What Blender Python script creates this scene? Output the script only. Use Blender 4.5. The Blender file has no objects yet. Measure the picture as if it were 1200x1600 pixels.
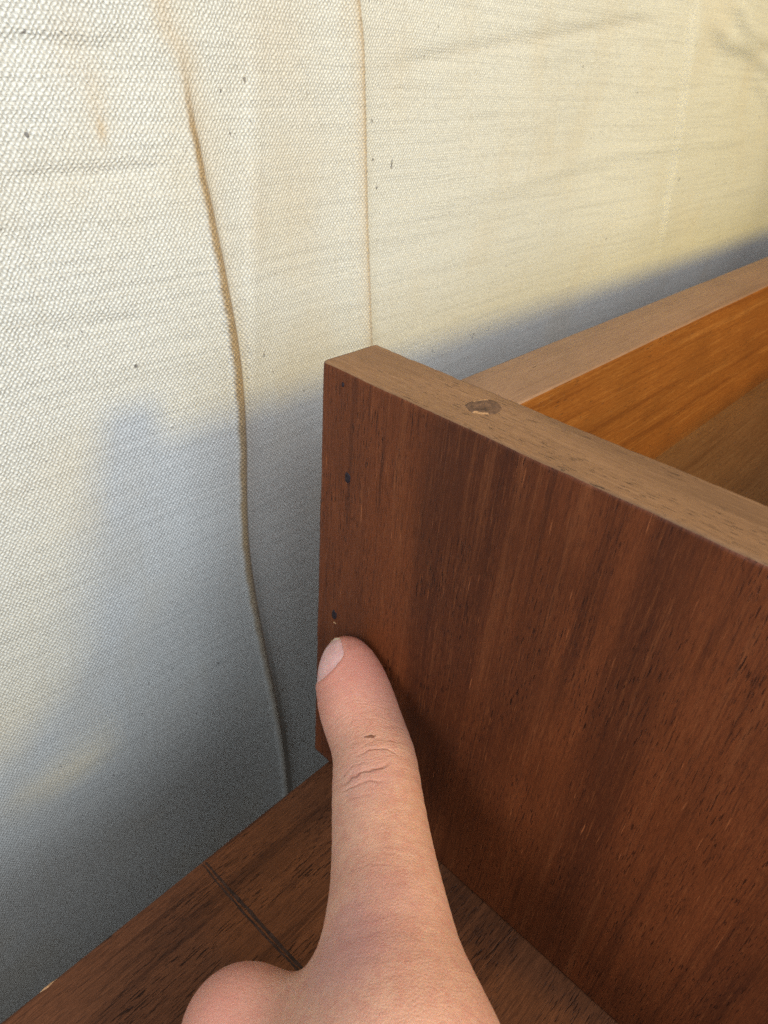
import bpy, bmesh, math, random
import numpy as np
from mathutils import Vector, Matrix, noise as mnoise
from mathutils.bvhtree import BVHTree

# ------------------------------------------------------------------ units: everything is laid out in units of 1.3 mm
S = 0.0013
random.seed(4)
rng = np.random.default_rng(7)
scene = bpy.context.scene
col = scene.collection

# ------------------------------------------------------------------ camera
CAM = np.array([-75.167, -81.213, 144.669])
ROT = np.array([[0.6866509, -0.7236911, 0.0691505], [-0.3655697, -0.4259390, -0.8276078], [0.6283863, 0.5429983, -0.5570309]])  # right, down, forward
FPX = 1102.44                                   # focal length in pixels of the 1200 x 1600 photograph
cd = bpy.data.cameras.new('camera')
cam = bpy.data.objects.new('camera', cd)
col.objects.link(cam)
cd.sensor_fit = 'VERTICAL'
cd.sensor_height = 36.0
cd.sensor_width = 27.0
cd.lens = 36.0 * FPX / 1600.0
cd.clip_start = 0.002
cd.clip_end = 50
M = Matrix.Identity(4)
for i in range(3):
    M[i][0] = ROT[0][i]; M[i][1] = -ROT[1][i]; M[i][2] = -ROT[2][i]; M[i][3] = CAM[i] * S
cam.matrix_world = M
cd.dof.use_dof = True
cd.dof.focus_distance = 124 * S
cd.dof.aperture_fstop = 34
scene.camera = cam

# ------------------------------------------------------------------ light: dim room, warm lamp from the front right, cool window from the upper left
w = bpy.data.worlds.new('World'); scene.world = w; w.use_nodes = True
bg = w.node_tree.nodes['Background']
bg.inputs[0].default_value = (1.0, 0.97, 0.93, 1); bg.inputs[1].default_value = 0.075

def area(name, pos, target, size, power, colour, shape='DISK', size_y=None):
    l = bpy.data.lights.new(name, 'AREA'); l.shape = shape; l.size = size * S
    if size_y: l.size_y = size_y * S
    l.energy = power; l.color = colour
    o = bpy.data.objects.new(name, l); col.objects.link(o)
    p = Vector(pos) * S; t = Vector(target) * S
    o.location = p
    o.rotation_euler = (t - p).to_track_quat('-Z', 'Y').to_euler()
    return o
warm = area('warm_lamp', (125, -790, 487), (340, 65, 80), 115, 1.85, (1.0, 0.735, 0.10))
warm.data.spread = math.radians(68)             # shaded lamp, turned towards the right of the cloth
area('cool_window', (-175, -420, 290), (-20, 65, 70), 260, 4.6, (0.72, 0.86, 1.0), 'RECTANGLE', 260)
area('side_window', (-270, -60, 205), (-20, 50, 60), 120, 0.95, (0.74, 0.87, 1.0), 'RECTANGLE', 120)
area('overhead_fill', (110, -400, 520), (10, 65, 60), 400, 4.2, (0.97, 0.97, 1.0), 'RECTANGLE', 400)  # added fill lamp from above that lifts the shadows

vs = scene.view_settings
vs.view_transform = 'Standard'; vs.look = 'None'; vs.exposure = 0.0; vs.gamma = 1.0; vs.use_curve_mapping = False
scene.cycles.use_denoising = False; scene.cycles.sample_clamp_indirect = 0.7; scene.cycles.blur_glossy = 1.0
scene.cycles.max_bounces = 4; scene.cycles.diffuse_bounces = 2; scene.cycles.glossy_bounces = 1
scene.cycles.transmission_bounces = 1; scene.cycles.use_adaptive_sampling = True; scene.cycles.adaptive_threshold = 0.025

# ------------------------------------------------------------------ helpers
def ray(u, v): return ROT.T @ np.array([(u - 600) / FPX, (v - 800) / FPX, 1.0])
def on_plane(u, v, ax, val):
    d = ray(u, v); return CAM + d * (val - CAM[ax]) / d[ax]
def at_depth(u, v, dep): return CAM + ray(u, v) * dep

def link(name, mesh, mats, parent=None):
    o = bpy.data.objects.new(name, mesh); col.objects.link(o)
    for m in (mats if isinstance(mats, (list, tuple)) else [mats]): mesh.materials.append(m)
    if parent: o.parent = parent
    return o
def empty(name, loc):
    o = bpy.data.objects.new(name, None); col.objects.link(o); o.empty_display_size = 0.01
    o.location = Vector(loc) * S
    bpy.context.view_layer.update()
    return o
def tag(o, label, cat):
    o['label'] = label; o['category'] = cat; return o

class NT:
    """tiny node graph writer"""
    def __init__(s, name):
        s.m = bpy.data.materials.new(name); s.m.use_nodes = True
        s.t = s.m.node_tree; s.t.nodes.clear()
        s.out = s.t.nodes.new('ShaderNodeOutputMaterial')
        s.b = s.t.nodes.new('ShaderNodeBsdfPrincipled')
        s.t.links.new(s.b.outputs[0], s.out.inputs[0])
    def n(s, typ, **kw):
        x = s.t.nodes.new(typ)
        for k, v in kw.items(): setattr(x, k, v)
        return x
    def put(s, sock, v):
        if isinstance(v, bpy.types.NodeSocket): s.t.links.new(v, sock)
        elif isinstance(v, (tuple, list)) and len(v) == 3 and sock.type == 'RGBA': sock.default_value = (*v, 1)
        else: sock.default_value = v
    def math(s, op, a, b=0.0, c=None, clamp=False):
        x = s.n('ShaderNodeMath', operation=op, use_clamp=clamp)
        s.put(x.inputs[0], a); s.put(x.inputs[1], b)
        if c is not None: s.put(x.inputs[2], c)
        return x.outputs[0]
    def vec(s, scale, loc=(0, 0, 0)):
        if not hasattr(s, '_tc'): s._tc = s.n('ShaderNodeTexCoord').outputs['Object']
        x = s.n('ShaderNodeMapping'); s.t.links.new(s._tc, x.inputs[0])
        x.inputs['Scale'].default_value = tuple(k / S for k in scale); x.inputs['Location'].default_value = loc
        return x.outputs[0]
    def xyz(s, v):
        x = s.n('ShaderNodeSeparateXYZ'); s.t.links.new(v, x.inputs[0]); return x.outputs
    def comb(s, x, y, z):
        c = s.n('ShaderNodeCombineXYZ')
        for i, q in enumerate((x, y, z)): s.put(c.inputs[i], q)
        return c.outputs[0]
    def noise(s, v, scale=1.0, detail=2.0, rough=0.5, dist=0.0):
        x = s.n('ShaderNodeTexNoise'); s.t.links.new(v, x.inputs['Vector'])
        x.inputs['Scale'].default_value = scale; x.inputs['Detail'].default_value = detail
        x.inputs['Roughness'].default_value = rough; x.inputs['Distortion'].default_value = dist
        return x.outputs['Fac']
    def step(s, v, a, b, lo=0.0, hi=1.0):
        x = s.n('ShaderNodeMapRange', interpolation_type='SMOOTHSTEP')
        s.put(x.inputs[0], v); x.inputs[1].default_value = a; x.inputs[2].default_value = b
        x.inputs[3].default_value = lo; x.inputs[4].default_value = hi
        return x.outputs[0]
    def mix(s, f, a, b, mode='MIX'):
        x = s.n('ShaderNodeMix', data_type='RGBA', blend_type=mode)
        s.put(x.inputs[0], f); s.put(x.inputs[6], a); s.put(x.inputs[7], b)
        return x.outputs[2]
    def attr(s, name, out='Fac'):
        return s.n('ShaderNodeAttribute', attribute_name=name).outputs[out]
    def bump(s, h, strength, dist):
        x = s.n('ShaderNodeBump'); s.put(x.inputs['Height'], h)
        x.inputs['Strength'].default_value = strength; x.inputs['Distance'].default_value = dist * S
        return x.outputs[0]
    def done(s, colour, rough, normal=None, **kw):
        s.put(s.b.inputs['Base Color'], colour); s.put(s.b.inputs['Roughness'], rough)
        if normal: s.t.links.new(normal, s.b.inputs['Normal'])
        for k, v in kw.items(): s.put(s.b.inputs[k.replace('_', ' ')], v)
        return s.m

def wood(name, ax, dark, mid, light, pores=0.62, streak=1.0, rough=0.5, seed=0.0, fleck=0.0, spec=0.35, broad=0.055):
    """walnut-like wood; ax is the axis that the grain runs along"""
    g = NT(name)
    def sc(across, along):
        v = [across] * 3; v[ax] = along; return tuple(v)
    L = (seed, seed * 1.7, seed * 0.6)
    big = g.noise(g.vec(sc(broad, broad * .10), L), 1, 2, 0.55, 0.4)
    med = g.noise(g.vec(sc(0.42, 0.016), L), 1, 3, 0.6)
    fine = g.noise(g.vec(sc(3.0, 0.075), L), 1, 3, 0.65)
    hair = g.noise(g.vec(sc(7.5, 0.55), L), 1, 2, 0.65)
    spot = g.noise(g.vec(sc(0.10, 0.05), (seed + 9, 3, 1)), 1, 3, 0.5)
    c = g.mix(g.step(big, 0.34, 0.56), tuple(a_ * .68 + b_ * .32 for a_, b_ in zip(dark, mid)), mid)
    c = g.mix(g.math('MULTIPLY', g.step(med, 0.54, 0.70), 0.65 * streak), c, dark)
    c = g.mix(g.math('MULTIPLY', g.step(med, 0.45, 0.28), 0.45 * streak), c, light)
    c = g.mix(g.math('MULTIPLY', g.step(fine, 0.52, 0.68), 0.48), c, dark)
    c = g.mix(g.math('MULTIPLY', g.step(fine, 0.45, 0.32), 0.42), c, light)
    c = g.mix(g.math('MULTIPLY', g.step(hair, 0.50, 0.64), 0.42), c, dark)
    c = g.mix(g.math('MULTIPLY', g.step(hair, 0.45, 0.32), 0.25), c, light)
    # pores: short dark dashes gathered in patches
    pv = g.noise(g.vec(sc(4.4, 0.38), (seed + 4, 1, 7)), 1, 1.5, 0.6)
    patch = g.step(g.noise(g.vec(sc(0.16, 0.05), (seed + 2, 8, 2)), 1, 2), 0.38, 0.62)
    pore = g.math('MULTIPLY', g.step(pv, pores, pores + 0.05), g.math('ADD', g.math('MULTIPLY', patch, 0.85), 0.15))
    c = g.mix(g.math('MULTIPLY', pore, 0.85), c, tuple(k * 0.22 for k in dark))
    if fleck > 0:
        fv = g.noise(g.vec(sc(2.6, 0.14), (seed + 14, 5, 3)), 1, 1, 0.5)
        c = g.mix(g.math('MULTIPLY', g.step(fv, 0.72, 0.79), fleck), c, tuple(min(1, k * 2.0) for k in light))
    c = g.mix(g.math('MULTIPLY', g.step(spot, 0.42, 0.66), 0.28), c, tuple(k * .55 for k in mid))
    h = g.math('SUBTRACT', g.math('ADD', g.math('MULTIPLY', fine, 0.35), g.math('MULTIPLY', hair, 0.3)), g.math('MULTIPLY', pore, 0.9))
    nrm = g.bump(h, 0.55, 0.10)
    r = g.math('ADD', g.math('MULTIPLY', fine, 0.25), rough - 0.12)
    return g.done(c, r, nrm, Specular_IOR_Level=spec)

# ------------------------------------------------------------------ materials
m_panel = wood('walnut_panel', 2, (0.042, 0.0105, 0.0040), (0.142, 0.0345, 0.0095), (0.205, 0.062, 0.020), 0.605, 0.9, 0.52, 2.0, 0.5, 0.2)
m_edge = wood('planed_edge', 1, (0.125, 0.058, 0.024), (0.235, 0.116, 0.052), (0.305, 0.160, 0.077), 0.62, 0.5, 0.55, 5.0, 0, 0.25)
m_railtop = wood('rail_edge', 0, (0.155, 0.076, 0.038), (0.235, 0.124, 0.065), (0.29, 0.163, 0.09), 0.70, 0.4, 0.5, 8.0, 0, 0.25)
m_inner = wood('orange_inner_face', 0, (0.120, 0.032, 0.0045), (0.195, 0.060, 0.009), (0.34, 0.135, 0.030), 0.66, 1.1, 0.42, 11.0, 0, 0.3, 0.045)
m_floor = wood('tray_floor_wood', 0, (0.10, 0.036, 0.009), (0.22, 0.095, 0.027), (0.29, 0.145, 0.05), 0.66, 0.7, 0.38, 16.0, 0, 0.3)
m_table = wood('table_veneer', 0, (0.038, 0.0130, 0.006), (0.115, 0.040, 0.0165), (0.19, 0.066, 0.027), 0.58, 0.9, 0.48, 21.0, 0, 0.12)

def plain(name, colour, rough=0.6, var=0.35, scale=1.2):
    g = NT(name)
    f = g.noise(g.vec((scale,) * 3), 1, 4, 0.65)
    c = g.mix(g.step(f, 0.3, 0.7), tuple(k * (1 - var) for k in colour), tuple(min(1, k * (1 + var)) for k in colour))
    return g.done(c, rough, g.bump(f, 0.6, 0.25), Specular_IOR_Level=0.25)
m_putty = plain('dark_putty', (0.018, 0.010, 0.012), 0.6, 0.5, 2.5)
m_chip = plain('raw_wood_chip', (0.36, 0.19, 0.085), 0.7, 0.4, 2.0)
m_plug = plain('plug_end_grain', (0.115, 0.058, 0.030), 0.75, 0.45, 0.9)
m_groove = plain('groove_stain', (0.030, 0.0135, 0.009), 0.6, 0.5, 0.8)

# canvas: plain weave of thick uneven threads
def canvas_mat():
    g = NT('natural_canvas')
    K = 1 / 1.446
    gv = g.vec; g.vec = lambda sc, loc=(0, 0, 0): gv(tuple(q * K for q in sc), loc)
    base = g.vec((1, 1, 1))
    wob1 = g.noise(g.vec((0.025, 0.09, 0.03)), 1, 2)
    wob2 = g.noise(g.vec((0.03, 0.09, 0.03), (31, 7, 3)), 1, 2)
    jit = g.noise(g.vec((0.9, 0.9, 0.9), (3, 11, 5)), 1, 1)
    jit2 = g.noise(g.vec((0.9, 0.9, 0.9), (13, 1, 25)), 1, 1)
    X = g.xyz(base)
    u = g.math('ADD', g.math('DIVIDE', X[0], 0.71), g.math('ADD', g.math('MULTIPLY', wob1, 4.0), g.math('MULTIPLY', jit, 1.0)))
    v = g.math('ADD', g.math('DIVIDE', X[2], 0.49), g.math('ADD', g.math('MULTIPLY', wob2, 4.0), g.math('MULTIPLY', jit2, 1.2)))
    h = g.math('MULTIPLY', g.math('COSINE', g.math('MULTIPLY', u, 2 * math.pi)), g.math('COSINE', g.math('MULTIPLY', v, math.pi)))
    rib = g.math('MULTIPLY', g.math('ABSOLUTE', g.math('COSINE', g.math('MULTIPLY', v, math.pi))), 0.35)
    slub_w = g.noise(g.vec((0.03, 0.03, 1.1)), 1, 3, 0.6)          # uneven weft: long thin horizontal streaks
    slub_v = g.noise(g.vec((0.75, 0.03, 0.03)), 1, 3, 0.6)
    fuzz = g.noise(g.vec((3.4, 3.4, 3.4)), 1, 3, 0.7)
    dot = g.noise(g.vec((1.1, 1.1, 1.5), (5, 5, 5)), 1, 1)
    hh = g.math('ADD', g.math('MULTIPLY', h, g.math('ADD', 0.35, g.math('MULTIPLY', dot, 1.0))), rib)
    hh = g.math('ADD', hh, g.math('MULTIPLY', fuzz, 0.7))
    hh = g.math('ADD', hh, g.math('MULTIPLY', slub_w, 1.2))
    # fibre colour, with shade painted into the gaps between threads
    light, gap_shade = (0.64, 0.62, 0.575), (0.365, 0.345, 0.31)
    c = g.mix(g.step(hh, 0.15, 1.75), gap_shade, light)
    c = g.mix(g.math('MULTIPLY', g.step(slub_w, 0.52, 0.72), 0.22), c, (0.40, 0.35, 0.28))
    c = g.mix(g.math('MULTIPLY', g.step(slub_v, 0.55, 0.75), 0.16), c, (0.44, 0.39, 0.31))
    blot = g.noise(g.vec((0.045, 0.045, 0.03), (7, 2, 9)), 1, 3)
    c = g.mix(g.math('MULTIPLY', g.step(blot, 0.48, 0.72), 0.30), c, (0.50, 0.42, 0.30))
    neps = g.noise(g.vec((0.85, 0.85, 0.6), (2, 2, 19)), 1, 0.5)   # seed specks in the cotton
    c = g.mix(g.math('MULTIPLY', g.step(neps, 0.80, 0.84), 0.8), c, (0.10, 0.085, 0.08))
    tint = g.attr('tint')
    c = g.mix(g.math('MULTIPLY', tint, 0.75), c, (0.46, 0.33, 0.19))
    st = g.attr('stain')
    stc = g.mix(g.step(hh, 0.2, 1.5), (0.165, 0.100, 0.042), (0.33, 0.215, 0.10))  # gap shade painted into the stain tones as well
    c = g.mix(st, c, stc)
    nrm = g.bump(hh, 1.0, 0.14)
    return g.done(c, 0.92, nrm, Specular_IOR_Level=0.1, Sheen_Weight=0.15)
m_canvas = canvas_mat()

# ------------------------------------------------------------------ the canvas behind the furniture
YC = 65.0
KC = 1.446                                      # size of cloth features
def build_canvas():
    xs = np.concatenate([np.arange(-170, -80, 3.0), np.arange(-80, 105, 0.42), np.arange(105, 720, 2.4)])
    zs = np.arange(-260, 260, 1.2)
    X, Z = np.meshgrid(xs, zs)
    D = np.zeros_like(X)            # offset towards the room (minus y)
    st = np.zeros_like(X); ti = np.zeros_like(X)
    WAVES = ((0.031, 0.008, 0.4, 1.0), (0.071, -0.012, 2.0, 0.6), (0.013, 0.021, 1.1, 1.0), (0.12, 0.03, 4.0, 0.24), (0.05, 0.11, 0.3, 0.18))
    def broad(x, z): return sum(am * np.sin((kx * x + kz * z) / KC + ph) for kx, kz, ph, am in WAVES)
    def path(px, extra=1.6):
        out = []
        for u, v in px:
            q = on_plane(u, v, 1, YC)
            for it in range(3): q = on_plane(u, v, 1, YC + 0.9 - (broad(q[0], q[2]) + extra) * KC)
            out.append(q[[0, 2]])
        return np.array(out)
    def dist(P):
        """signed distance (+ on the right of a path that runs downwards) and parameter 0..1"""
        best = np.full(X.shape, 1e9); sg = np.zeros_like(X); tt = np.zeros_like(X)
        seg = np.linalg.norm(np.diff(P, axis=0), axis=1); cum = np.concatenate([[0], np.cumsum(seg)]); tot = cum[-1]
        for i in range(len(P) - 1):
            a, b = P[i], P[i + 1]; d = b - a; l2 = d @ d
            t = np.clip(((X - a[0]) * d[0] + (Z - a[1]) * d[1]) / l2, 0, 1)
            dx = X - a[0] - t * d[0]; dz = Z - a[1] - t * d[1]
            q = np.hypot(dx, dz); m = q < best
            best[m] = q[m]; tt[m] = ((cum[i] + t * seg[i]) / tot)[m]
            sg[m] = (dx * (-d[1]) + dz * d[0])[m]
        return best * np.sign(sg + 1e-12) / KC, tt
    def smooth(pts, n=60):
        P = path(pts); s = np.linspace(0, 1, len(P)); q = np.linspace(0, 1, n)
        # Catmull-Rom through the points
        out = []
        for k in q:
            f = k * (len(P) - 1); i = min(int(f), len(P) - 2); t = f - i
            p0, p1, p2, p3 = P[max(i - 1, 0)], P[i], P[i + 1], P[min(i + 2, len(P) - 1)]
            out.append(0.5 * ((2 * p1) + (-p0 + p2) * t + (2 * p0 - 5 * p1 + 4 * p2 - p3) * t * t + (-p0 + 3 * p1 - 3 * p2 + p3) * t ** 3))
        return np.array(out)
    G = lambda d, s: np.exp(-(d / s) ** 2)
    def ramp(t, a, b): return np.clip((t - a) / (b - a), 0, 1)
    # broad hang of the cloth
    D += broad(X, Z)
    # stained fold that wanders down the left side
    d, t = dist(smooth([(246, -60), (252, 0), (262, 45), (288, 90), (299, 150), (308, 210), (325, 300), (344, 400), (358, 480), (368, 540), (376, 620), (380, 700), (381, 780), (384, 850), (393, 920), (408, 1000), (424, 1075), (436, 1140), (445, 1210), (450, 1260), (458, 1330)], 90))
    wid = 0.42 + 0.26 * ramp(t, 0.10, 0.25) - 0.15 * ramp(t, 0.5, 0.8)
    wave = 0.08 * np.sin(Z * 0.5) + 0.04 * np.sin(Z * 1.3 + 1)
    st = np.maximum(st, np.clip(1.9 * G(d + wave, wid), 0, 1) * ramp(t, 0.045, 0.085) * (0.92 - 0.5 * ramp(t, 0.42, 0.75)))
    D += 0.75 * G(d, 0.85) * ramp(t, 0.05, 0.2) - 0.5 * G(d - 1.7, 1.0) * ramp(t, 0.05, 0.2)
    D += 1.3 * np.where(d < 0, np.exp(-np.abs(d) / 9), np.exp(-np.abs(d) / 3.0)) * ramp(t, 0.0, 0.25)
    ti = np.maximum(ti, 0.5 * G(d - 0.6, 1.8) * (1 - ramp(t, 0.05, 0.11)))
    ti = np.maximum(ti, 0.30 * G(d - 1.2, 2.0) * (1 - ramp(t, 0.15, 0.5)))
    # straight fold with a tan edge
    d, t = dist(smooth([(553, -60), (560, 0), (566, 60), (569, 140), (571, 240), (573, 340), (577, 450), (581, 560), (586, 680)], 60))
    left = np.where(d < 0, np.exp(d / 1.6), np.exp(-d / 0.22))
    ti = np.maximum(ti, (0.95 - 0.45 * ramp(t, 0.25, 0.85)) * left)
    st = np.maximum(st, 0.42 * G(d + 0.15, 0.28))
    D += 1.1 * np.where(d < 0, np.exp(d / 7), np.exp(-d / 0.5)) + 0.5 * np.exp(-np.abs(d) / 12)
    # fainter creases
    def crease(pts, s, am, tilt=0.0, tint=0.0):
        d, t = dist(smooth(pts, 30))
        end = np.clip(np.minimum(t, 1 - t) * 6, 0, 1)
        nonlocal D, ti
        D += am * G(d, s) * end + tilt * np.tanh(d / s) * G(d, s * 5) * end
        if tint: ti = np.maximum(ti, tint * G(d, s) * end)
    crease([(1108, -40), (1092, 40), (1078, 140), (1064, 240), (1046, 340), (1032, 420)], 1.7, 0.6, 0.45)
    crease([(560, 120), (680, 92), (800, 68), (900, 52), (1060, 28)], 1.5, -0.36, 0.22, 0.08)
    crease([(640, 330), (760, 303), (880, 270), (1000, 240), (1200, 215)], 1.8, 0.2, 0.12)
    crease([(0, 284), (90, 274), (180, 268), (275, 261)], 0.7, -0.30, 0.15)
    crease([(-30, 66), (60, 63), (150, 70), (230, 62)], 0.7, -0.30, 0.15)
    crease([(0, 520), (140, 505), (240, 498)], 0.8, -0.2, 0.1)
    crease([(402, 0), (404, 120), (402, 300), (398, 520), (396, 700)], 2.0, 0.35, 0.2)
    crease([(1110, 10), (1140, 60), (1180, 80), (1230, 130)], 2.4, 1.1, 0.6)
    crease([(1150, -20), (1175, 50), (1230, 70)], 2.2, 1.0, 0.5)
    crease([(1180, 100), (1215, 170), (1240, 260)], 2.4, 0.8, 0.3)
    # drips and patches of tea-coloured stain
    def blob(u, v, rx, rz, am):
        nonlocal ti
        p = on_plane(u, v, 1, YC)
        ti = np.maximum(ti, am * np.exp(-((X - p[0]) / rx / KC) ** 2 - ((Z - p[2]) / rz / KC) ** 2))
    blob(150, 200, 0.8, 1.6, 0.85); blob(140, 150, 1.6, 5, 0.35); blob(108, 70, 3, 5, 0.25); blob(430, 60, 8, 10, 0.30)
    blob(395, 330, 3, 9, 0.22); blob(620, 80, 8, 8, 0.16); blob(540, 20, 2, 5, 0.3); blob(470, 250, 9, 25, 0.15)
    Y = YC - D * KC + 0.9
    n, m = X.shape
    co = np.stack([X, Y, Z], -1).reshape(-1, 3) * S
    idx = np.arange(n * m).reshape(n, m)
    f = np.stack([idx[:-1, :-1], idx[:-1, 1:], idx[1:, 1:], idx[1:, :-1]], -1).reshape(-1, 4)
    me = bpy.data.meshes.new('canvas')
    me.vertices.add(len(co)); me.vertices.foreach_set('co', co.ravel())
    me.loops.add(f.size); me.loops.foreach_set('vertex_index', f.ravel())
    me.polygons.add(len(f)); me.polygons.foreach_set('loop_start', np.arange(0, f.size, 4)); me.polygons.foreach_set('loop_total', np.full(len(f), 4))
    me.update(calc_edges=True)
    me.polygons.foreach_set('use_smooth', np.ones(len(f), bool))
    for nm, arr in (('stain', st), ('tint', ti)):
        a = me.attributes.new(nm, 'FLOAT', 'POINT'); a.data.foreach_set('value', np.clip(arr, 0, 1).astype(np.float32).ravel())
    o = link('canvas_cloth', me, m_canvas)
    sol = o.modifiers.new('thickness', 'SOLIDIFY'); sol.thickness = 0.5 * S; sol.offset = 1.0 
    return tag(o, 'creased off-white canvas cloth with tan stained folds hanging behind the wood', 'cloth')
cloth = build_canvas()

# ------------------------------------------------------------------ boards
def board(name, lo, hi, mats, parent, bevel=0.7, slot=None, wobble=0.10, cuts=18, seed=0.0, dents=0.0):
    """a plank with softened, slightly uneven arrises; slot(normal) picks the material of a face"""
    bm = bmesh.new()
    r = bmesh.ops.create_cube(bm, size=1.0)
    lo = np.array(lo, float); hi = np.array(hi, float)
    for v in bm.verts:
        for i in range(3): v.co[i] = (lo[i] + hi[i]) / 2 + v.co[i] * (hi[i] - lo[i])
    long_ax = int(np.argmax(hi - lo))
    for ax in range(3):
        k = cuts if ax == long_ax else max(1, int(cuts * (hi - lo)[ax] / (hi - lo)[long_ax]))
        es = [e for e in bm.edges if abs((e.verts[0].co - e.verts[1].co)[ax]) > 0.9 * (hi - lo)[ax]]
        if k > 1: bmesh.ops.subdivide_edges(bm, edges=es, cuts=k, use_grid_fill=True)
    bm.normal_update()
    sharp = [e for e in bm.edges if len(e.link_faces) == 2 and e.calc_face_angle() > 1.0]
    bmesh.ops.bevel(bm, geom=sharp, offset=bevel, segments=3, profile=0.55, affect='EDGES', clamp_overlap=True)
    bm.normal_update()
    for v in bm.verts:
        if dents and v.co.z > hi[2] - 1.2:
            q_ = v.co * 0.55 + Vector((seed, 0, 0)); k_ = mnoise.noise(q_); k2 = mnoise.noise(v.co * 0.23)
            ed = min(v.co.x - lo[0], hi[0] - v.co.x)
            if ed < 1.2: v.co.z -= dents * max(0, k_ + 0.25 * k2 - 0.12); v.co.x += dents * 0.7 * k_ * (1 if v.co.x < (lo[0] + hi[0]) / 2 else -1)
        p = v.co * 0.11 + Vector((seed, seed, seed))
        v.co += Vector((mnoise.noise(p), mnoise.noise(p + Vector((9, 0, 0))), mnoise.noise(p + Vector((0, 9, 0))))) * wobble
    bm.normal_update()
    for f in bm.faces:
        f.smooth = True
        f.material_index = slot(f.normal) if slot else 0
    off = Vector((0, 0, 0)) if parent is None else parent.location / S
    for v in bm.verts: v.co = (v.co - off) * S
    me = bpy.data.meshes.new(name); bm.to_mesh(me); bm.free()
    return link(name, me, mats, parent)

T, H = 12.755, 100.0
R1, R2 = 18.97, 30.64
FRONT = -104.0
box = tag(empty('wooden_box', (0, 0, 0)), 'reddish brown open wooden box with thick side panel standing on the tabletop', 'box')
side = board('side_panel', (0, FRONT, 0.0), (T, 0, H), [m_panel, m_edge], box, 0.85, lambda n: 1 if n.z > 0.55 else 0, 0.12, 110, 3.0, 0.18)
back = board('back_board', (T - 0.3, -R2, 6), (640, -R1, H - 0.15), [m_inner, m_railtop, m_panel], box, 0.6, lambda n: 1 if n.z > 0.6 else (2 if n.y > 0.6 else 0), 0.12, 40, 13.0)
front = board('front_board', (T - 0.3, FRONT + 1, 6), (640, FRONT + 12.5, H - 0.15), [m_inner, m_railtop], box, 0.6, lambda n: 1 if n.z > 0.6 else 0, 0.12, 30, 17.0)
far = board('side_panel', (640 - 0.3, FRONT, 0), (640 + T, 0, H), [m_panel, m_edge], box, 0.85, lambda n: 1 if n.z > 0.55 else 0, 0.12, 26, 23.0)
floor = board('bottom_board', (T - 0.2, FRONT + 12, 60), (640.2, -R2 + 0.3, 65), [m_floor], box, 0.3, None, 0.05, 20, 27.0)
side['label'] = 'thick side panel with pale planed top edge and two dark plugged nail holes'

def patch(name, origin, ex, ey, en, r1, r2, mats, parent, lift=0.05, dome=0.12, seed=0.0, rough=0.22, segs=28, rings=6, rim=None):
    """an irregular little filled patch let into a board: rings of a noisy oval"""
    bm = bmesh.new(); o = Vector(origin); ex = Vector(ex); ey = Vector(ey); en = Vector(en)
    cen = bm.verts.new(o + en * (lift + dome)); rows = []
    for k in range(1, rings + 1):
        row = []
        for i in range(segs):
            a = 2 * math.pi * i / segs
            w = 1 + rough * mnoise.noise(Vector((math.cos(a) * 1.6 + seed, math.sin(a) * 1.6, seed)))
            q = k / rings
            z = lift + dome * (1 - q * q) * (0.4 + 1.2 * mnoise.noise(Vector((math.cos(a) * q * 3 + seed, math.sin(a) * q * 3, 2)))) 
            if k == rings: z = -0.1
            row.append(bm.verts.new(o + ex * (math.cos(a) * r1 * w * q) + ey * (math.sin(a) * r2 * w * q) + en * z))
        rows.append(row)
    for i in range(segs):
        f = bm.faces.new((cen, rows[0][i], rows[0][(i + 1) % segs])); f.smooth = True
        for k in range(rings - 1):
            f = bm.faces.new((rows[k][i], rows[k + 1][i], rows[k + 1][(i + 1) % segs], rows[k][(i + 1) % segs])); f.smooth = True
            if rim and rim(k, 2 * math.pi * i / segs): f.material_index = 1
    bmesh.ops.recalc_face_normals(bm, faces=bm.faces)
    for v in bm.verts: v.co *= S
    me = bpy.data.meshes.new(name); bm.to_mesh(me); bm.free()
    return link(name, me, mats, parent)
X_, Y_, Z_ = (1, 0, 0), (0, 1, 0), (0, 0, 1)
patch('wood_plug', (7.0, -28.2, H), Y_, X_, Z_, 2.7, 3.0, [m_plug, m_chip], side, 0.10, 0.10, 1.0, 0.16, 40, 8, lambda k, a: k >= 5 and (abs(a - 0.5) < 0.55 or abs(a - 4.2) < 0.5))
for (y, z, r1, r2, sd) in ((-7.2, 80.6, 0.85, 1.0, 4.0), (-5.3, 47.3, 0.85, 1.3, 7.0), (-5.2, 97.4, 0.24, 0.45, 11.0)):
    patch('nail_hole', (0, y, z), Y_, Z_, (-1, 0, 0), r1, r2, [m_putty], side, 0.16, -0.10, sd, 0.5, 20, 4)
patch('chip_mark', (0, -5.6, 45.3), Y_, Z_, (-1, 0, 0), 0.5, 0.22, [m_chip], side, 0.14, 0.05, 3.0, 0.6, 14, 3)

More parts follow.
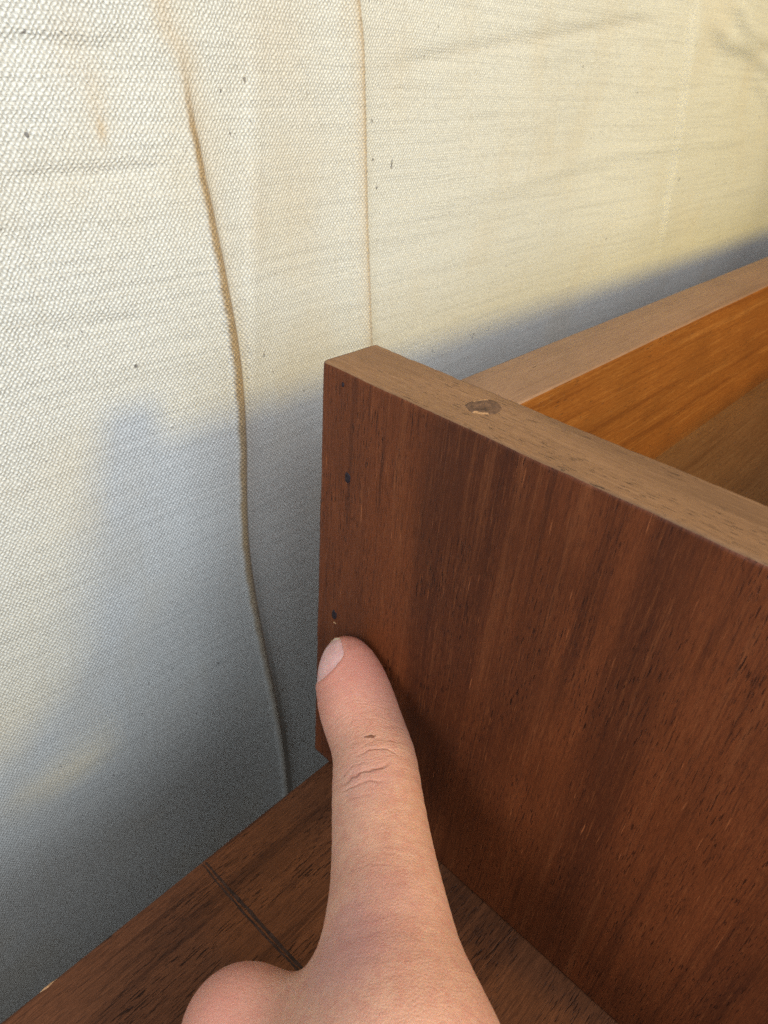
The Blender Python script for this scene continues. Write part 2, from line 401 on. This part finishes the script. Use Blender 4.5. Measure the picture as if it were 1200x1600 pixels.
# ------------------------------------------------------------------ furniture top under the box
table = tag(empty('wooden_table', (0, -130, -16)), 'dark brown wooden tabletop with a dark cross groove under the box', 'table')
OV = 5.04
top = board('table_top', (-190, -260, -16), (690, -OV, 0.0), [m_table], table, 0.55, None, 0.05, 60, 31.0)
def groove():
    """a worn dark double line scored across the grain"""
    bm = bmesh.new(); N = 46
    a = on_plane(319, 1349, 2, 0.0); b = on_plane(462, 1507, 2, 0.0); d = (b - a)
    for lane, (o0, o1, wdt) in enumerate(((-0.40, -0.70, 0.20), (0.28, 0.24, 0.30))):
        prev = None
        for i in range(N + 1):
            t = i / N * 2.0
            c = a + d * t; c[1] = min(c[1], -OV - 0.15)
            x = c[0] + (o0 + (o1 - o0) * math.sin(min(t, 1) * math.pi)) + 0.16 * mnoise.noise(Vector((t * 9, lane * 5, 0)))
            ww = wdt * (1 + 0.45 * mnoise.noise(Vector((t * 14, lane * 3, 4)))) * (0.55 + 0.5 * min(1, t * 3))
            row = [bm.verts.new(((x - ww) * S, c[1] * S, 0.045 * S)), bm.verts.new((x * S, c[1] * S, 0.065 * S)), bm.verts.new(((x + ww) * S, c[1] * S, 0.045 * S))]
            if prev:
                for k in range(2): bm.faces.new((prev[k], prev[k + 1], row[k + 1], row[k])).smooth = True
            prev = row
    bmesh.ops.recalc_face_normals(bm, faces=bm.faces)
    if sum(f.normal.z for f in bm.faces) < 0: bmesh.ops.reverse_faces(bm, faces=bm.faces)
    off = table.location
    for v in bm.verts: v.co -= off
    me = bpy.data.meshes.new('groove'); bm.to_mesh(me); bm.free()
    return link('groove', me, [m_groove], top)
groove()
# bare nick on the back arris
p = on_plane(72, 1537, 2, 0.0)
pn = patch('edge_chip', (p[0] - table.location.x / S, -OV - 0.25 - table.location.y / S, 0.0 - table.location.z / S), X_, Y_, Z_, 1.5, 0.2, [m_chip], top, 0.04, 0.03, 5.0, 0.6, 20, 3)

# ------------------------------------------------------------------ the hand
rows = [  # y pixel, left and right outline pixel, distance from the lens
    (1031, 502, 580, 136.2), (1050, 492, 598, 135.2), (1080, 492, 612, 133.6), (1110, 497, 624, 131.6), (1140, 508, 634, 129.2),
    (1170, 517, 646, 126.6), (1200, 519, 656, 124.0), (1240, 516, 661, 120.4), (1300, 517, 673, 115.2), (1350, 515, 684, 110.6),
    (1400, 512, 697, 106.2), (1450, 503, 711, 102.2), (1500, 494, 725, 98.6), (1560, 480, 744, 94.6), (1630, 470, 764, 90.5), (1720, 460, 790, 86.0)]
def respace(R, n):
    R = np.array(R, float); out = []
    for k in np.linspace(0, len(R) - 1, n):
        i = min(int(k), len(R) - 2); t = k - i
        p0, p1, p2, p3 = R[max(i - 1, 0)], R[i], R[i + 1], R[min(i + 2, len(R) - 1)]
        out.append(0.5 * ((2 * p1) + (p2 - p0) * t + (2 * p0 - 5 * p1 + 4 * p2 - p3) * t * t + (3 * p1 - p0 - 3 * p2 + p3) * t ** 3))
    out = np.array(out)
    for it in range(2): out[1:-1] = out[1:-1] * .5 + (out[:-2] + out[2:]) * .25
    return out
thumb = []
for y, l, r, dep in rows:
    thumb.append((at_depth((l + r) / 2, y, dep), (r - l) / 2 * dep / FPX * 0.985))
wrist = np.array([-80., -104., 40.])
elbow = np.array([-150., -240., 135.])
P = np.array
def cones(ch): return [(P(ch[i][0], float), ch[i][1], P(ch[i + 1][0], float), ch[i + 1][1]) for i in range(len(ch) - 1)]
knuckle = at_depth(383, 1617, 99.0)
dense = [(at_depth((l + r) / 2, y, dep), (r - l) / 2 * dep / FPX * 0.985) for y, l, r, dep in respace(rows, 31)]
groups = [cones(dense)]
fing = []
for k, (dx, dy, dz, r) in enumerate(((0, 0, 0, 7.6), (-13.5, -7, -4.5, 7.8), (-26, -15, -7, 7.2), (-36.5, -24, -8, 6.2))):
    o = P([dx, dy, dz], float)
    mcp = knuckle + P([-5., -26., 6.]) + o * 0.9
    pip = knuckle + o; dip = knuckle + P([8., -3., -14.]) + o * 0.96; tip = knuckle + P([8., -16., -15.5]) + o * 0.93
    dip[2] = max(dip[2], r * .85 + .4); tip[2] = max(tip[2], r * .8 + .4)
    if k == 0: groups.append(cones([(at_depth(376, 1616, 99), 7.6), (at_depth(468, 1640, 97), 8.0)]) + cones([(mcp, r * 1.08), (pip, r), (dip, r * .88), (tip, r * .78)])); fing.append(mcp); continue
    groups.append(cones([(mcp, r * 1.08), (pip, r), (dip, r * .88), (tip, r * .78)])); fing.append(mcp)
groups.append(cones([(fing[0], 9.0), (wrist + P([6., 0, 2]), 12.5)]) + cones([(fing[1], 9.0), (wrist, 12.5)]) + cones([(fing[2], 8.5), (wrist + P([-5., 2, 0]), 12)]) + cones([(fing[3], 7.5), (wrist + P([-8., 4, 0]), 11)]))
groups.append(cones([(thumb[-1][0], thumb[-1][1]), (wrist + P([8., 2, 2]), 13)]))
groups.append(cones([(wrist, 15.5), (wrist * .55 + elbow * .45, 21), (elbow, 27)]))

def sdf_surface():
    h = 0.5
    lo = np.array([-182., -272., -1.0]); hi = np.array([6., -4., 166.])
    # the grid is finer near the thumb and fist and coarser over the forearm: two bands, joined by one continuous coordinate warp
    def axis(a, b, fine_from, step, coarse):
        n = int((fine_from - a) / coarse); c = a + np.arange(n) * coarse
        return np.concatenate([c, np.arange(c[-1] + coarse if n else a, b, step)])
    gx = axis(lo[0], hi[0], -84, h, 1.6); gy = axis(lo[1], hi[1], -92, h, 1.6); gz = np.concatenate([np.arange(lo[2], 62, h), np.arange(62, hi[2], 1.6)])
    f32 = np.float32
    BX, BY, BZ = gx.astype(f32)[:, None, None], gy.astype(f32)[None, :, None], gz.astype(f32)[None, None, :]
    shape = (len(gx), len(gy), len(gz))
    F = np.full(shape, 12.0, f32)
    for gi, grp in enumerate(groups):
        D = np.full(shape, 12.0, f32)
        for a, ra, b, rb in grp:
            m = max(ra, rb) + 11
            sl = tuple(slice(max(0, int(np.searchsorted(ax_, min(a[i], b[i]) - m))), int(np.searchsorted(ax_, max(a[i], b[i]) + m))) for i, ax_ in enumerate((gx, gy, gz)))
            px, py, pz = BX[sl[0]] - f32(a[0]), BY[:, sl[1]] - f32(a[1]), BZ[:, :, sl[2]] - f32(a[2])
            d = (b - a).astype(f32); l2 = f32(d @ d)
            t = np.clip((px * d[0] + py * d[1] + pz * d[2]) / l2, 0, 1)
            q = np.sqrt((px - t * d[0]) ** 2 + (py - t * d[1]) ** 2 + (pz - t * d[2]) ** 2) - (f32(ra) + f32(rb - ra) * t)
            k = f32(1.2 if gi == 0 else 3.0); o_ = D[sl]; hh = np.clip(0.5 + 0.5 * (q - o_) / k, 0, 1)
            D[sl] = q * (1 - hh) + o_ * hh - k * hh * (1 - hh) * f32(0.15 if gi == 0 else 1.0)
        k = f32(3.0 if 2 <= gi <= 4 else 8.0)
        if gi == 0: F = D
        else:
            hh = np.clip(0.5 + 0.5 * (D - F) / k, 0, 1)
            F = D * (1 - hh) + F * hh - k * hh * (1 - hh) * np.clip((f32(11.5) - np.maximum(D, F)) / 3, 0, 1)
    GX, GZ = BX, BZ
    # pressed flat where it meets the board and the tabletop
    F = np.maximum(F, GX + np.float32(0.12)); F = np.maximum(F, np.float32(0.15) - GZ)
    # surface nets
    ins = F < 0
    nx, ny, nz = F.shape
    cnt = np.zeros((nx - 1, ny - 1, nz - 1), np.int8)
    for i in (0, 1):
        for j in (0, 1):
            for k in (0, 1): cnt += ins[i:nx - 1 + i, j:ny - 1 + j, k:nz - 1 + k]
    act = (cnt > 0) & (cnt < 8)
    ci, cj, ck = np.nonzero(act)
    vid = np.full(act.shape, -1, np.int64); vid[ci, cj, ck] = np.arange(len(ci))
    acc = np.zeros((len(ci), 3)); num = np.zeros(len(ci))
    axs = (gx, gy, gz)
    corners = [(i, j, k) for i in (0, 1) for j in (0, 1) for k in (0, 1)]
    for a in corners:
        for ax in range(3):
            if a[ax] == 1: continue
            b = list(a); b[ax] = 1
            fa = F[ci + a[0], cj + a[1], ck + a[2]]; fb = F[ci + b[0], cj + b[1], ck + b[2]]
            m = (fa < 0) != (fb < 0)
            t = np.where(m, fa / np.where(m, fa - fb, 1), 0)
            pa = np.stack([gx[ci + a[0]], gy[cj + a[1]], gz[ck + a[2]]], -1); pb = np.stack([gx[ci + b[0]], gy[cj + b[1]], gz[ck + b[2]]], -1)
            acc[m] += (pa + (pb - pa) * t[:, None])[m]; num[m] += 1
    V = acc / num[:, None]
    quads = []
    for ax in range(3):
        sl0 = [slice(None)] * 3; sl1 = [slice(None)] * 3; sl0[ax] = slice(0, -1); sl1[ax] = slice(1, None)
        ch = ins[tuple(sl0)] != ins[tuple(sl1)]
        i, j, k = np.nonzero(ch)
        ijk = np.stack([i, j, k], -1)
        o1, o2 = [(1, 2), (2, 0), (0, 1)][ax]
        ok = (ijk[:, o1] > 0) & (ijk[:, o2] > 0) & (ijk[:, o1] < act.shape[o1]) & (ijk[:, o2] < act.shape[o2])
        ijk = ijk[ok]
        def vv(d1, d2):
            q = ijk.copy(); q[:, o1] -= d1; q[:, o2] -= d2; return vid[q[:, 0], q[:, 1], q[:, 2]]
        Q = np.stack([vv(1, 1), vv(0, 1), vv(0, 0), vv(1, 0)], -1)
        inside = ins[ijk[:, 0], ijk[:, 1], ijk[:, 2]]
        Q[~inside] = Q[~inside][:, ::-1]
        quads.append(Q)
    Q = np.concatenate(quads)
    Q = Q[(Q >= 0).all(1)]
    # a little smoothing
    for it in range(6):
        a = np.zeros_like(V); c = np.zeros(len(V))
        for e in range(4):
            np.add.at(a, Q[:, e], V[Q[:, (e + 1) % 4]]); np.add.at(c, Q[:, e], 1)
            np.add.at(a, Q[:, (e + 1) % 4], V[Q[:, e]]); np.add.at(c, Q[:, (e + 1) % 4], 1)
        V = V + (a / np.maximum(c, 1)[:, None] - V) * (0.55 if it % 2 == 0 else -0.5)
    V[:, 0] = np.minimum(V[:, 0], -0.1)
    return V, Q

def skin_mat():
    g = NT('skin')
    X = g.xyz(g.vec((1, 1, 1)))
    big = g.noise(g.vec((0.10,) * 3), 1, 3)
    mott = g.noise(g.vec((0.55,) * 3), 1, 4, 0.6)
    fine = g.noise(g.vec((2.6,) * 3), 1, 3, 0.65)
    pink, red, mole_mask = g.attr('pink'), g.attr('red'), g.attr('mole')
    c = g.mix(g.step(big, 0.35, 0.65), (0.52, 0.250, 0.160), (0.60, 0.305, 0.195))
    c = g.mix(g.math('MULTIPLY', g.step(mott, 0.42, 0.66), 0.42), c, (0.49, 0.185, 0.125))
    c = g.mix(g.math('MULTIPLY', g.step(fine, 0.45, 0.7), 0.30), c, (0.62, 0.36, 0.23))
    c = g.mix(g.math('MULTIPLY', pink, 0.75), c, (0.54, 0.190, 0.135))
    c = g.mix(g.math('MULTIPLY', red, 0.55), c, (0.37, 0.155, 0.145))
    c = g.mix(g.math('MULTIPLY', mole_mask, 0.85), c, (0.16, 0.062, 0.035))  # brown mole colour of the skin itself
    # skin relief: cell-like pores plus the joint creases
    vor = g.n('ShaderNodeTexVoronoi', feature='DISTANCE_TO_EDGE'); g.t.links.new(g.vec((1.9,) * 3), vor.inputs['Vector']); vor.inputs['Scale'].default_value = 1.0
    cell = g.step(vor.outputs['Distance'], 0.0, 0.22)
    h = g.math('ADD', g.math('MULTIPLY', cell, 0.09), g.math('ADD', g.math('MULTIPLY', fine, 0.22), g.math('MULTIPLY', mott, 0.35)))
    a = P(thumb[3][0]); b = P(thumb[9][0]); ax = (b - a) / np.linalg.norm(b - a); rt = ROT[0] - ax * (ROT[0] @ ax); rt /= np.linalg.norm(rt)
    def dot(dv, org):
        t = g.math('MULTIPLY', X[0], float(dv[0])); t = g.math('ADD', t, g.math('MULTIPLY', X[1], float(dv[1]))); t = g.math('ADD', t, g.math('MULTIPLY', X[2], float(dv[2])))
        return g.math('SUBTRACT', t, float(dv @ org))
    L = dot(ax, a); W = dot(rt, a)
    wob = g.math('MULTIPLY', g.math('SUBTRACT', g.noise(g.vec((0.28,) * 3), 1, 2), 0.5), 3.0)
    Lw = g.math('ADD', L, wob)
    crs = None
    def at_px(u, v, dep):
        q = at_depth(u, v, dep) - a; return float(q @ ax), float(q @ rt)
    for (u0, v0, u1, v1, dep, sag, sg, am) in ((555, 1196, 625, 1192, 120, -1.0, 0.26, 0.7), (530, 1236, 612, 1206, 118.5, 0.6, 0.30, 1.15), (530, 1248, 600, 1238, 117, 0.4, 0.28, 0.8),
                                               (560, 1180, 630, 1172, 121, -1.2, 0.24, 0.4), (525, 1262, 585, 1262, 115, 0.3, 0.26, 0.35), (520, 1222, 580, 1205, 119, 0.3, 0.24, 0.5),
                                               (545, 1372, 620, 1374, 104, -0.6, 0.25, 0.30), (560, 1352, 640, 1358, 105, -0.6, 0.25, 0.22)):
        l0, w0 = at_px(u0, v0, dep); l1, w1 = at_px(u1, v1, dep); wc = (w0 + w1) / 2; hw = abs(w1 - w0) / 2
        q = g.math('DIVIDE', g.math('SUBTRACT', W, wc), hw)
        line = g.math('ADD', (l0 + l1) / 2, g.math('MULTIPLY', q, (l1 - l0) / 2))
        line = g.math('ADD', line, g.math('MULTIPLY', g.math('SUBTRACT', 1.0, g.math('MULTIPLY', q, q)), sag))
        e = g.math('DIVIDE', g.math('SUBTRACT', Lw, line), sg)
        v = g.math('POWER', 2.718, g.math('MULTIPLY', g.math('MULTIPLY', e, e), -1.0))
        v = g.math('MULTIPLY', v, g.step(g.math('ABSOLUTE', q), 1.25, 0.5))
        v = g.math('MULTIPLY', v, am)
        crs = v if crs is None else g.math('ADD', crs, v)
    lines = g.noise(g.comb(g.math('MULTIPLY', Lw, 2.0), g.math('MULTIPLY', W, 0.30), 0.0), 1, 3, 0.7)
    near = g.math('ADD', 0.22, g.math('MULTIPLY', g.step(g.math('ABSOLUTE', g.math('SUBTRACT', L, 8.0)), 11.0, 2.0), 0.55))
    h = g.math('ADD', h, g.math('MULTIPLY', g.math('MULTIPLY', lines, near), 1.0))
    c = g.mix(g.math('MULTIPLY', g.math('MULTIPLY', g.step(lines, 0.52, 0.38), near), 0.35), c, (0.40, 0.15, 0.09))  # fine lines darkened in the colour, like shade in the folds
    h = g.math('SUBTRACT', h, g.math('MULTIPLY', crs, 0.6))
    c = g.mix(g.math('MULTIPLY', crs, 0.45), c, (0.36, 0.14, 0.09))  # crease shade painted into the skin colour
    nrm = g.bump(h, 1.0, 0.22)
    r = g.math('ADD', 0.40, g.math('MULTIPLY', mott, 0.18))
    g.b.subsurface_method = 'RANDOM_WALK'
    g.b.inputs['Subsurface Radius'].default_value = (1.0, 0.35, 0.18)
    return g.done(c, r, nrm, Subsurface_Weight=0.22, Subsurface_Scale=0.0014, Specular_IOR_Level=0.35)

V, Q = sdf_surface()
NB = P(thumb[1][0]); NX = P(thumb[0][0]) - P(thumb[3][0]); NX /= np.linalg.norm(NX)
NE1 = ROT[0] - NX * (ROT[0] @ NX); NE1 /= np.linalg.norm(NE1)
NE2 = np.cross(NX, NE1); NE2 = NE2 if NE2 @ ROT[2] < 0 else -NE2
NA0, NAH = math.radians(150), math.radians(60)
def n_back(a): return np.radians(-11 + 30 * np.abs(a) ** 2.4)
def n_front(a): return np.radians(78 - 16 * a ** 2)
def fold():
    q = V - NB; r = np.linalg.norm(q, axis=1); near = r < 12
    u = q / np.maximum(r, 1e-6)[:, None]
    ph = np.arcsin(np.clip(u @ NX, -1, 1)); th = np.arctan2(u @ NE2, u @ NE1); th = np.where(th < -0.6, th + 2 * np.pi, th)
    a_ = (th - NA0) / NAH; ac = np.clip(a_, -1, 1)
    # distance outside the nail outline, in units along the skin
    da = (np.abs(a_) - 1) * NAH * 6.5 * np.cos(ph); db = (n_back(ac) - ph) * 6.5; df = (ph - n_front(ac)) * 6.5
    d = np.maximum(np.maximum(da, db), df)
    amt = np.where(d < 0, -0.34 * np.clip(-d / 0.5, 0, 1), 0.15 * np.exp(-((d - 0.55) / 0.55) ** 2) * (df < 0.2))
    V[near] += (u * amt[:, None])[near]
fold()
V[:, 0] = np.minimum(V[:, 0], -0.1)
def smoothf(a, b, x): t = np.clip((x - a) / (b - a), 0, 1); return t * t * (3 - 2 * t)
def hand():
    root_loc = P([-60., -60., 0.15])
    me = bpy.data.meshes.new('hand')
    co = V * S
    me.vertices.add(len(co)); me.vertices.foreach_set('co', co.ravel())
    me.loops.add(Q.size); me.loops.foreach_set('vertex_index', Q.ravel().astype(np.int32))
    me.polygons.add(len(Q)); me.polygons.foreach_set('loop_start', np.arange(0, Q.size, 4)); me.polygons.foreach_set('loop_total', np.full(len(Q), 4))
    me.update(calc_edges=True); me.validate()
    me.polygons.foreach_set('use_smooth', np.ones(len(me.polygons), bool))
    tipc, jnt = P(thumb[1][0]), P(thumb[7][0])
    pink = 1 - smoothf(4, 19, np.linalg.norm(V - tipc, axis=1))
    pink = np.maximum(pink, 0.7 * (1 - smoothf(4, 13, np.linalg.norm(V - (knuckle + P([-3, 4, 5])), axis=1))))
    red = 0.9 * (1 - smoothf(3, 10, np.linalg.norm(V - at_depth(555, 1500, 92), axis=1)))
    red = np.maximum(red, 0.55 * (1 - smoothf(2, 7, np.linalg.norm(V - at_depth(580, 1215, 116), axis=1))))
    red = np.maximum(red, 0.45 * (1 - smoothf(2, 8, np.linalg.norm(V - at_depth(600, 1420, 97), axis=1))))
    for t_ in np.linspace(0, 1, 7): red = np.maximum(red, 0.8 * (1 - smoothf(1.5, 5.5, np.linalg.norm(V - at_depth(548 + 30 * t_, 1440 + 190 * t_, 95 - 12 * t_), axis=1))))
    for nm, arr in (('pink', pink), ('red', red), ('mole', np.zeros(len(V)))):
        a = me.attributes.new(nm, 'FLOAT', 'POINT'); a.data.foreach_set('value', arr.astype(np.float32))
    o = link('person_hand', me, skin_mat())
    return tag(o, 'bare hand with a fist and one outstretched thumb pressing the side panel', 'hand')
hand_o = hand()
bvh = BVHTree.FromPolygons([tuple(v) for v in V], [tuple(q) for q in Q])

def nail_mat():
    g = NT('fingernail')
    f = g.noise(g.vec((0.5, 0.5, 0.5)), 1, 3)
    e = g.attr('edge')
    c = g.mix(g.step(f, 0.3, 0.7), (0.58, 0.30, 0.255), (0.64, 0.35, 0.30))
    c = g.mix(e, c, (0.58, 0.42, 0.27))
    return g.done(c, 0.28, g.bump(f, 0.2, 0.1), Subsurface_Weight=0.2, Subsurface_Scale=0.001, Specular_IOR_Level=0.5)

def nail():
    """curved plate laid over the end of the thumb, its middle facing left and up"""
    ax, e1, e2, base, A0, AH = NX, NE1, NE2, NB, NA0, NAH
    nu, nv = 30, 26
    verts, edge = [], []
    for i in range(nu + 1):
        a_ = -1 + 2 * i / nu
        th = A0 + AH * a_
        back = float(n_back(a_))          # cuticle: a rounded curve
        frontl = float(n_front(a_))
        for j in range(nv + 1):
            b_ = j / nv
            ph = back + (frontl - back) * b_
            d = e1 * math.cos(th) + e2 * math.sin(th)
            far_p = base + (ax * math.sin(ph) + d * math.cos(ph)) * 20      # look from outside towards the middle of the thumb's end
            dr = base - far_p; dr /= np.linalg.norm(dr)
            hit = bvh.ray_cast(Vector(far_p), Vector(dr))
            p, n = P(hit[0]), P(hit[1])
            rimf = min(1 - abs(a_), b_ * 1.0, (1 - b_) + 0.25)
            lift = -0.05 + 0.34 * min(1, rimf / 0.14) ** 0.6
            verts.append(p + n * lift); edge.append(1.0 if b_ > 0.93 else (max(0, (b_ - 0.86) / 0.07)))
    W_ = np.array(verts).reshape(nu + 1, nv + 1, 3)
    for it in range(6):
        K = W_.copy(); K[1:-1, 1:-1] = (W_[:-2, 1:-1] + W_[2:, 1:-1] + W_[1:-1, :-2] + W_[1:-1, 2:]) / 4; W_ = K
    verts = W_.reshape(-1, 3)
    fs = [(i * (nv + 1) + j, i * (nv + 1) + j + 1, (i + 1) * (nv + 1) + j + 1, (i + 1) * (nv + 1) + j) for i in range(nu) for j in range(nv)]
    me = bpy.data.meshes.new('fingernail'); me.from_pydata([tuple(v * S) for v in verts], [], fs); me.update()
    bm = bmesh.new(); bm.from_mesh(me); bmesh.ops.recalc_face_normals(bm, faces=bm.faces)
    cen = Vector(base) * S
    if sum((f.calc_center_median() - cen).dot(f.normal) for f in bm.faces) < 0: bmesh.ops.reverse_faces(bm, faces=bm.faces)
    bm.to_mesh(me); bm.free()
    for pgn in me.polygons: pgn.use_smooth = True
    at = me.attributes.new('edge', 'FLOAT', 'POINT'); at.data.foreach_set('value', np.array(edge, np.float32))
    o = link('fingernail', me, nail_mat(), hand_o)
    sol = o.modifiers.new('thickness', 'SOLIDIFY'); sol.thickness = 0.3 * S; sol.offset = -1
    return o
nail()

# small brown mark on the thumb
def mark():
    p = at_depth(580, 1151, 90); d = ray(580, 1151); d /= np.linalg.norm(d)
    hit = bvh.ray_cast(Vector(p), Vector(d))
    n = hit[1]; ex = Vector(ROT[0]); ex = (ex - n * ex.dot(n)).normalized(); ey = n.cross(ex)
    g = plain('brown_mark', (0.17, 0.065, 0.035), 0.6, 0.3, 1.5)
    patch('skin_mark', hit[0], ex, ey, n, 0.95, 0.34, [g], hand_o, 0.03, 0.05, 6.0, 0.7, 20, 4)
mark()
